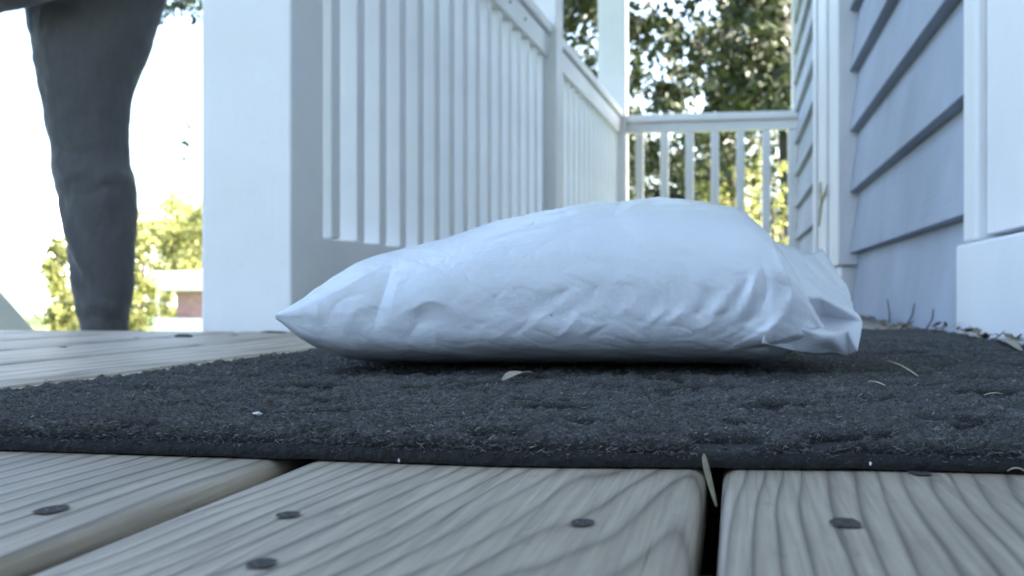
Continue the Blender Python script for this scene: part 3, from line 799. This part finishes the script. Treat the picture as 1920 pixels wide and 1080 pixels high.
# ------------------------------------------------------------------ the person walking off down the steps
PYD = 2.05
def person():
    t = thing("person", on_y(190, 549, PYD) * 1, "person in dark grey trousers walking away down the steps beside the broad post", "person")
    t.location.z = -.165; o0 = Vector(t.location)
    def L(u, v): return on_y(u, v, PYD) - o0
    def loft(bm, secs, n=110, m=190):
        """secs: (centre, half width in x, half depth in y), refined, with drag folds pressed into the cloth"""
        A = np.array([(*c_, a, b) for c_, a, b in secs]); t_ = np.linspace(0, 1, len(A)); q = np.linspace(0, 1, m)
        A = np.stack([np.interp(q, t_, A[:, k_]) for k_ in range(5)], 1)
        for _ in range(4): A[1:-1] = (A[:-2] + 2 * A[1:-1] + A[2:]) / 4
        ph = np.linspace(0, 2 * np.pi, n, endpoint=False)
        V = np.stack([A[:, :1] + A[:, 3:4] * np.cos(ph), A[:, 1:2] + A[:, 4:5] * np.sin(ph), A[:, 2:3] + 0 * ph[None]], -1)
        D = np.zeros((m, n)); face = np.clip(-np.sin(ph) * 1.5 + .3, 0, 1)[None]
        for pl, w_, am in FOLDS:
            pl = [L(*p_) for p_ in pl]; best = np.full((m, n), 9.0); tt = np.zeros((m, n))
            for k_, (p0, p1) in enumerate(zip(pl, pl[1:])):
                ex, ez = p1.x - p0.x, p1.z - p0.z; tc = np.clip(((V[..., 0] - p0.x) * ex + (V[..., 2] - p0.z) * ez) / (ex * ex + ez * ez), 0, 1)
                d_ = np.hypot(V[..., 0] - p0.x - tc * ex, V[..., 2] - p0.z - tc * ez); mk = d_ < best
                best = np.where(mk, d_, best); tt = np.where(mk, (k_ + tc) / (len(pl) - 1), tt)
            D += .62 * am * np.exp(-(best / w_) ** 1.5) * np.sin(np.pi * np.clip(tt * .9 + .05, 0, 1)) * face
        V += D[..., None] * np.stack([np.cos(ph), np.sin(ph), 0 * ph], -1)[None]
        rings = [[bm.verts.new(p_) for p_ in r_] for r_ in V]
        for r0, r1 in zip(rings, rings[1:]):
            for k_ in range(n): bm.faces.new((r0[k_], r0[(k_ + 1) % n], r1[(k_ + 1) % n], r1[k_]))
        bm.faces.new(rings[0][::-1]); bm.faces.new(rings[-1])
    FOLDS = [(((104, 370), (140, 440), (172, 505), (190, 540)), .012, .012), (((118, 365), (156, 425), (180, 470)), .010, -.009),
             (((120, 440), (150, 500), (185, 560)), .011, -.010), (((128, 500), (160, 545), (205, 575)), .010, .010),
             (((90, 290), (150, 330), (205, 325), (240, 308)), .011, .010), (((95, 262), (150, 295), (235, 280)), .010, -.009),
             (((190, 345), (222, 332), (248, 335)), .009, .010), (((170, 372), (215, 352), (246, 356)), .009, -.008),
             (((138, 585), (190, 572), (238, 585)), .009, .009), (((140, 604), (190, 594), (235, 602)), .007, -.008),
             (((70, 130), (140, 175), (220, 215)), .015, .009), (((60, 70), (130, 120), (235, 160)), .014, -.009),
             (((150, 40), (220, 70), (285, 60)), .014, .010), (((130, 10), (200, 45), (270, 100)), .012, -.009)]
    def limb(bm, pts, n=20):
        tube(bm, [p for p, r in pts], [r for p, r in pts], n)
    # trousers: the trailing leg stands on the top step, the other knee swings forward
    bm = bmesh.new(); S = []
    for (l, r, v) in ((146, 232, 668), (146, 233, 618), (142, 233, 600), (136, 235, 575), (131, 240, 552), (128, 243, 545), (124, 245, 500), (119, 247, 460), (111, 249, 420), (104, 248, 380), (98, 246, 338),
                      (92, 235, 305), (86, 232, 260), (79, 238, 220), (71, 250, 170), (60, 268, 120), (53, 285, 75), (47, 300, 40), (42, 312, 0), (36, 318, -45), (34, 322, -90), (40, 318, -130)):
        a, b = L(l, v), L(r - (14 if v < 240 else 7), v); c_ = (a + b) / 2; hw = (b.x - a.x) / 2
        S.append(((c_.x, .02, c_.z), hw, max(.05, min(hw * .8, .085))))
    loft(bm, S)
    hip = L(180, -70)
    Lh = lambda x, y, z: Vector((x, y, z))
    kneeF = L(-95, 20); ankF = L(-140, 330)
    limb(bm, [(hip + Lh(-.02, -.13, .0), .10), (hip.lerp(kneeF, .35) + Lh(0, -.13, .0), .092), (hip.lerp(kneeF, .7) + Lh(0, -.13, .0), .080), (kneeF + Lh(0, -.13, 0), .070)])
    limb(bm, [(kneeF + Lh(.0, -.13, .02), .068), (kneeF.lerp(ankF, .4) + Lh(.01, -.13, 0), .066), (ankF + Lh(0, -.13, 0), .056)])
    limb(bm, [(hip + Lh(.01, -.06, -.06), .125), (hip + Lh(.01, -.06, .05), .135), (hip + Lh(0, -.06, .16), .13)])
    tr = bm_obj("trousers", bm, M_trouser, t, True)
    m_ = tr.modifiers.new("join", 'REMESH'); m_.mode = 'VOXEL'; m_.voxel_size = .006; m_.use_smooth_shade = True
    m_ = tr.modifiers.new("soften", 'SMOOTH'); m_.factor = .5; m_.iterations = 3
    tx = bpy.data.textures.new("folds", 'CLOUDS'); tx.noise_scale = .06; tx.noise_depth = 2
    m_ = tr.modifiers.new("folds", 'DISPLACE'); m_.texture = tx; m_.strength = .012; m_.mid_level = .5; m_.texture_coords = 'LOCAL'
    # body: one continuous surface, mostly above the picture
    bm = bmesh.new(); b0 = hip + Lh(-.03, -.06, .14)
    limb(bm, [(b0, .115), (b0 + Lh(-.02, 0, .14), .118), (b0 + Lh(-.05, 0, .30), .135), (b0 + Lh(-.07, 0, .40), .12), (b0 + Lh(-.08, 0, .46), .065), (b0 + Lh(-.10, 0, .53), .052)])
    hd = b0 + Lh(-.125, 0, .63)
    r = bmesh.ops.create_uvsphere(bm, u_segments=20, v_segments=14, radius=.1)
    for v in r["verts"]:
        q = v.co; q.y *= .78; q.z *= 1.18; q.x *= .98
        if q.z < -.04: q.x = q.x * .82 - .016
        if q.x < -.07 and abs(q.y) < .02 and -.03 < q.z < .02: q.x -= .018      # nose
        v.co = q + hd
    for s_ in (-1, 1):
        sh = b0 + Lh(-.07, s_ * .17, .36)
        el = sh + Lh(.06 * s_, s_ * .04, -.28); wr = el + Lh(-.17, 0, .05)
        limb(bm, [(b0 + Lh(-.07, s_ * .08, .37), .07), (sh, .058), (sh.lerp(el, .5), .046), (el, .040), (el.lerp(wr, .5), .036), (wr, .027)], 12)
        pm = wr + Lh(-.06, 0, .01); limb(bm, [(wr, .026), (pm, .034), (pm + Lh(-.03, 0, .0), .030)], 10)
        for j in range(4):
            f0 = pm + Lh(-.035, 0, (j - 1.5) * .018); ln = (.062, .072, .068, .052)[j]
            limb(bm, [(f0, .0095), (f0 + Lh(-ln * .5, -s_ * .01, 0), .0085), (f0 + Lh(-ln * .75, -s_ * .035, -.004), .007)], 8)
        limb(bm, [(wr.lerp(pm, .4) + Lh(-.01, -s_ * .012, .02), .011), (pm + Lh(-.02, -s_ * .025, .04), .0095), (pm + Lh(-.045, -s_ * .035, .042), .008)], 8)
        er = hd + Lh(.01, s_ * .08, .0); limb(bm, [(er + Lh(0, 0, -.03), .008), (er + Lh(.012, s_ * .008, 0), .014), (er + Lh(0, 0, .03), .009)], 8)
    bd = bm_obj("body", bm, M_skin, t, True)
    m_ = bd.modifiers.new("join", 'REMESH'); m_.mode = 'VOXEL'; m_.voxel_size = .007; m_.use_smooth_shade = True
    m_ = bd.modifiers.new("soften", 'SMOOTH'); m_.factor = .5; m_.iterations = 3
    bm = bmesh.new()
    limb(bm, [(b0 + Lh(.01, 0, -.10), .155), (b0 + Lh(-.0, 0, .02), .15), (b0 + Lh(-.03, 0, .18), .15), (b0 + Lh(-.06, 0, .32), .158), (b0 + Lh(-.075, 0, .42), .12), (b0 + Lh(-.08, 0, .47), .075)])
    for s_ in (-1, 1):
        sh = b0 + Lh(-.07, s_ * .17, .36); el = sh + Lh(.06 * s_, s_ * .04, -.28); wr = el + Lh(-.17, 0, .05)
        limb(bm, [(b0 + Lh(-.07, s_ * .07, .36), .085), (sh, .075), (sh.lerp(el, .5), .062), (el, .055), (el.lerp(wr, .6), .047), (el.lerp(wr, .93), .038)], 14)
    hd_ = bm_obj("jacket", bm, M_hoodie, t, True)
    m_ = hd_.modifiers.new("join", 'REMESH'); m_.mode = 'VOXEL'; m_.voxel_size = .009; m_.use_smooth_shade = True
    m_ = hd_.modifiers.new("soften", 'SMOOTH'); m_.factor = .5; m_.iterations = 2
    bm = bmesh.new(); r = bmesh.ops.create_uvsphere(bm, u_segments=20, v_segments=14, radius=.108)
    for v in list(r["verts"]):
        v.co.y *= .80; v.co.z *= 1.18
        if v.co.z < -.03 or (v.co.x < -.05 and v.co.z < .06): bm.verts.remove(v)
        else: v.co += hd + Lh(.004, 0, .004)
    bm_obj("hair", bm, M_hair, t, True)
    # shoes
    def shoe(ank, rot, nm="shoe"):
        bm = bmesh.new()
        for f, (w_, h_, z_) in zip((.07, .03, -.03, -.09, -.14, -.165), ((.034, .05, .05), (.038, .055, .06), (.038, .045, .045), (.042, .032, .032), (.036, .024, .026), (.014, .014, .020))):
            ring = [bm.verts.new((f, w_ * math.cos(2 * math.pi * k_ / 14), max(.0, z_ + h_ * math.sin(2 * math.pi * k_ / 14)))) for k_ in range(14)]
            if f < .07:
                for k_ in range(14): bm.faces.new((prev[k_], prev[(k_ + 1) % 14], ring[(k_ + 1) % 14], ring[k_]))
            else: bm.faces.new(ring)
            prev = ring
        bm.faces.new(prev[::-1])
        o = bm_obj(nm, bm, M_shoe, t, True); o.location = ank; o.rotation_euler = (0, rot, 0)
    a = L(190, 618); shoe(Vector((a.x - .0, .02, .001)), 0)
    shoe(ankF + Lh(-.02, -.13, -.115), .25)
    return t
person()

# ------------------------------------------------------------------ trees and shrubs
GZ = -.72
def leaf_cloud(name, clumps, size, mat, parent, seed, aspect=.55, droop=.2):
    """clumps: (x, y, z, radius, flatness, count); every leaf is a small folded blade of its own"""
    rng = np.random.default_rng(seed); P = []
    for (x, y, z, r, fl, n) in clumps:
        d = rng.normal(0, 1, (n, 3)); d /= np.linalg.norm(d, axis=1, keepdims=True)
        rr = r * rng.random(n)[:, None] ** .45
        P.append(np.array([x, y, z]) + d * rr * np.array([1, 1, fl]))
    P = np.concatenate(P); n = len(P)
    a = rng.normal(0, 1, (n, 3)); a[:, 2] -= droop; a /= np.linalg.norm(a, axis=1, keepdims=True)
    b = rng.normal(0, 1, (n, 3)); b -= (a * b).sum(1, keepdims=True) * a; b /= np.linalg.norm(b, axis=1, keepdims=True)
    c = np.cross(a, b)
    L = size * rng.uniform(.6, 1.3, n)[:, None]; W = L * aspect * .5
    V = np.stack([P, P + a * L * .45 + b * W + c * W * .3, P + a * L, P + a * L * .45 - b * W + c * W * .3], 1).reshape(-1, 3)
    F_ = (np.arange(n) * 4)[:, None] + np.array([[0, 1, 2, 3]])
    return np_mesh(name, V, F_, mat, parent)
def grow(bm, p, d, r, ln, lev, rng, tips, spread=.7):
    n = 5; pts = [p.copy()]; q = p.copy(); dd = d.copy()
    for i in range(n):
        j_ = .035 if lev > 2 else .12
        dd = (dd + Vector((rng.gauss(0, j_), rng.gauss(0, j_), rng.gauss(0, .06)))).normalized()
        q = q + dd * (ln / n); pts.append(q.copy())
    tube(bm, pts, [r * (1 - .45 * i / n) for i in range(n + 1)], 9 if lev > 1 else 5)
    if lev <= 1: tips.append(q.copy()); tips.append(pts[3].copy())
    if lev == 0: return
    for k_ in range(4 if lev > 1 else 3):
        b = dd.orthogonal(); b.rotate(Matrix.Rotation(rng.uniform(0, 6.283), 3, dd))
        nd = (dd + b * spread * rng.uniform(.7, 1.4) + Vector((0, 0, .08))).normalized()
        s_ = rng.choice(pts[3:])
        grow(bm, s_, nd, r * .5, ln * rng.uniform(.55, .8), lev - 1, rng, tips, spread)
def tree(x, y, h, trunk_r, label, seed, mat, size, per, crown_r=.7, lev=3, lean=(0, 0), skirt=(), group="trees beyond the porch", spread=.7, drop=0, bole=.58):
    t = thing("leafy_tree", (x, y, GZ), label, "tree", group)
    rng = random.Random(seed); bm = bmesh.new(); tips = []
    # flared foot
    tube(bm, [(0, 0, -.1), (0, 0, .15), (lean[0] * .2, lean[1] * .2, .6)], [trunk_r * 1.7, trunk_r * 1.2, trunk_r], 12)
    if bole > .6: tube(bm, [(0, 0, .55), (.03, .01, bole * .4), (-.02, 0, bole * .75), (.01, 0, bole + .05)], [trunk_r, trunk_r * .93, trunk_r * .88, trunk_r * .85], 12)
    grow(bm, Vector((lean[0] * .2, lean[1] * .2, bole)), Vector((lean[0], lean[1], 1)).normalized(), trunk_r, h * .42, lev, rng, tips, spread)
    bm_obj("trunk", bm, M_bark, t, True)
    cl = []
    for p in tips:
        r = crown_r * rng.uniform(.6, 1.3)
        cl.append((p.x, p.y, p.z - drop, r, .75, int(per * rng.uniform(.5, 1.5))))
    for (u, v, d, r, n) in skirt:
        q = on_y(u, v, d); cl.append((q.x - x, q.y - y, q.z - GZ, r, .8, n))
    leaf_cloud("crown", cl, size, mat, t, seed)
    return t
def shrub(x, y, h, r, label, seed, mat, size, n, taper=.5, stems=7):
    t = thing("leafy_shrub", (x, y, GZ), label, "shrub", "shrubs round the yard")
    rng = random.Random(seed); bm = bmesh.new(); cl = []
    for i in range(stems):
        a = rng.uniform(0, 6.283); q = Vector((math.cos(a), math.sin(a), 0)) * r * rng.uniform(.2, .6)
        tube(bm, [(q.x * .2, q.y * .2, -.05), (q.x * .6, q.y * .6, h * .4), (q.x, q.y, h * rng.uniform(.6, .85))], [.025, .016, .006], 5)
    bm_obj("stem", bm, M_bark, t, True)
    m = 26
    for i in range(m):
        f = i / (m - 1); rr = r * (1 - taper * f) * rng.uniform(.25, .85); a = rng.uniform(0, 6.283)
        cl.append((math.cos(a) * rr, math.sin(a) * rr, .12 + (h - .2) * f, r * .38 * rng.uniform(.6, 1.2), .9, int(n / m * rng.uniform(.5, 1.5))))
    leaf_cloud("foliage", cl, size, mat, t, seed)
    return t
def at(u, y): return on_y(u, 549, y).x
# the big tree straight behind the end railing, its low limbs hanging into view
R = random.Random(21); sk = []
for i in range(105):
    u, v = R.uniform(1040, 1560), R.uniform(-160, 330)
    hole = (1195 < u < 1345 and 15 < v < 225) or (1095 < u < 1140 and 60 < v < 150)
    if hole and R.random() < .55: continue
    sk.append((u, v, R.uniform(11.5, 16.5), R.uniform(.22, .5), R.randint(70, 190)))
for i in range(30):
    u, v = R.uniform(1190, 1350), R.uniform(10, 230)
    sk.append((u, v, R.uniform(11.5, 15), R.uniform(.08, .2), R.randint(14, 44)))
tree(at(1366, 14), 14, 9, .105, "big dark green tree straight behind the end railing, sky showing through its leaves", 3, M_oak, .13, 200, .75, skirt=sk, bole=5)
tree(at(1471, 10.5), 10.5, 8, .075, "dark straight trunked tree beside the house corner, right end of the end railing", 5, M_oak, .12, 140, .6, bole=4.2,
     skirt=[(R.uniform(1400, 1520), R.uniform(-100, 190), R.uniform(9.6, 11.5), R.uniform(.2, .4), R.randint(80, 200)) for _ in range(30)])
# darker trees further back
sk = [(R.uniform(1040, 1560), R.uniform(225, 470), R.uniform(19, 24), R.uniform(.4, .8), R.randint(120, 260)) for _ in range(46)]
sk = [q for q in sk if not (1245 < q[0] < 1300 and 280 < q[1] < 340)]
tree(at(1215, 21), 21, 4, .12, "dark bushy tree low behind the left end of the end railing", 8, M_oak, .15, 200, .5, lev=2, skirt=sk)
tree(at(1640, 26), 26, 11, .2, "dark tree far behind the house corner", 9, M_oak, .16, 220, 1.1)
tree(at(880, 30), 26, 11, .2, "dark tree far behind the side railing's end", 12, M_oak, .16, 220, 1.1)
# sunlit shrubs behind the end railing
shrub(at(1273, 11), 11, .95 + .55, .30, "low yellow green shrub behind the third gap of the end railing", 31, M_bright, .06, 1800)
shrub(at(1335, 12), 12, 2.15, .42, "pointed yellow green shrub behind the middle balusters of the end railing", 32, M_bright, .06, 2600, .75)
shrub(at(1412, 12.5), 12.5, 2.1, .34, "patchy yellow green shrub left of the dark trunk behind the end railing", 33, M_bright, .07, 900, .3)
shrub(at(1452, 9.2), 9.2, 1.9, .16, "thin yellow green shrub against the dark trunk at the end railing", 34, M_bright, .055, 420, .2)
# left: overhanging branch tips and pale sunlit bushes
sk = [(R.uniform(285, 470), R.uniform(-120, 30), R.uniform(8, 10.5), R.uniform(.06, .16), R.randint(14, 40)) for _ in range(56)]
sk += [(R.uniform(335, 420), R.uniform(225, 300), R.uniform(8.6, 9.4), R.uniform(.05, .12), R.randint(2, 5)) for _ in range(8)]
tree(-1.9, 10.2, 15, .12, "tree beyond the broad post whose drooping leaf tips show beside the person", 17, M_oak, .075, 110, .5, lev=2, skirt=sk)
for i, (u, y, h, r, n, lab) in enumerate((
        (258, 15, 1.75, .36, 2200, "pale yellow green bush directly right of the person's leg"),
        (345, 20, 2.6, .75, 3000, "tall pale bush above the white roofed shed beside the broad post"),
        (305, 22, 2.25, .55, 2200, "rounded pale bush between the person's leg and the white roofed shed"),
        (400, 19, 2.4, .7, 2500, "pale bush hidden mostly behind the broad post"),
        (112, 17, 1.7, .42, 1900, "pale yellow green bush left of the person's leg"),
        (215, 18, 2.0, .6, 2200, "pale bush standing behind the person's leg"),
        (118, 13.5, .72, .25, 900, "low darker bush at the deck edge left of the person's hem"),
        )):
    shrub(at(u, y), y, h, r, lab, 50 + i, M_mid if i == 5 else M_bright, .07 + .002 * y, n, .45)
for i, (u, y) in enumerate(((290, 62), (420, 60), (520, 64), (640, 60), (760, 58), (880, 62), (1000, 55))):
    tree(at(u, y), y, 6, .2, "hazy tree of the far tree line across the lawn, left of the porch", 70 + i, M_mid, .3, 130, 1.3, lev=2, group="far tree line")
# small white roofed shed across the lawn
t = thing("shed", (at(352, 18), 18, GZ), "small shed with a flat white roof and dark red front beyond the person", "shed")
box("roof", -.40, 1.1, -.5, .7, .815, 1.13, M_offwhite, t, .01)
box("wall", -.04, .95, -.32, .6, .28, .813, M_redwall, t, .01)
box("base", -.36, 1.05, -.5, .68, -.02, .36, M_offwhite, t, .01)
box("corner_post", -.36, -.30, -.44, -.38, .362, .813, M_offwhite, t, .004)

# neighbour's white gabled house beyond the yard, far left
def neighbour():
    y = 34; xr = at(72, y); t = thing("neighbour_house", (xr, y, GZ), "sunlit white gabled house across the yard at the left edge", "house")
    W, D = 9.0, 10.0; e = on_y(84, 508, y).z - GZ; sl = .68; rg = e + sl * W / 2
    bm = bmesh.new()
    pr = [(-W, 0), (0, 0), (0, e), (-W / 2, rg), (-W, e)]
    v0 = [bm.verts.new((x, 0, z)) for x, z in pr]; v1 = [bm.verts.new((x, D, z)) for x, z in pr]
    bm.faces.new(v0); bm.faces.new(v1[::-1])
    for j in range(5): bm.faces.new((v0[j], v0[(j + 1) % 5], v1[(j + 1) % 5], v1[j]))
    bm_obj("wall", bm, M_offwhite, t)
    for s_ in (0, 1):
        bm = bmesh.new()
        q = [(.35, e - .35 * sl), (-W / 2, rg), (-W / 2, rg + .22), (.35, e - .35 * sl + .22)]
        if s_: q = [(-W - x, z) for x, z in q]
        q = [(x, z + .004) for x, z in q]
        v0 = [bm.verts.new((x, -.35, z)) for x, z in q]; v1 = [bm.verts.new((x, D + .3, z)) for x, z in q]
        bm.faces.new(v0); bm.faces.new(v1[::-1])
        for j in range(4): bm.faces.new((v0[j], v0[(j + 1) % 4], v1[(j + 1) % 4], v1[j]))
        bm_obj("roof", bm, M_offwhite, t)
neighbour()

# unseen shrubs added behind the camera to keep low sky light off the bag
for i, (x, y, h) in enumerate(((-3.6, -3.0, 2.3), (-2.5, -3.5, 2.6), (-1.3, -3.4, 2.4), (-.3, -3.5, 2.5))):
    shrub(x, y, h, .85, ("leftmost", "second from left", "third from left", "rightmost")[i] + " of four dense dark evergreen shrubs added unseen behind the viewer to shade the bag", 90 + i, M_oak, .09, 2600, .15)
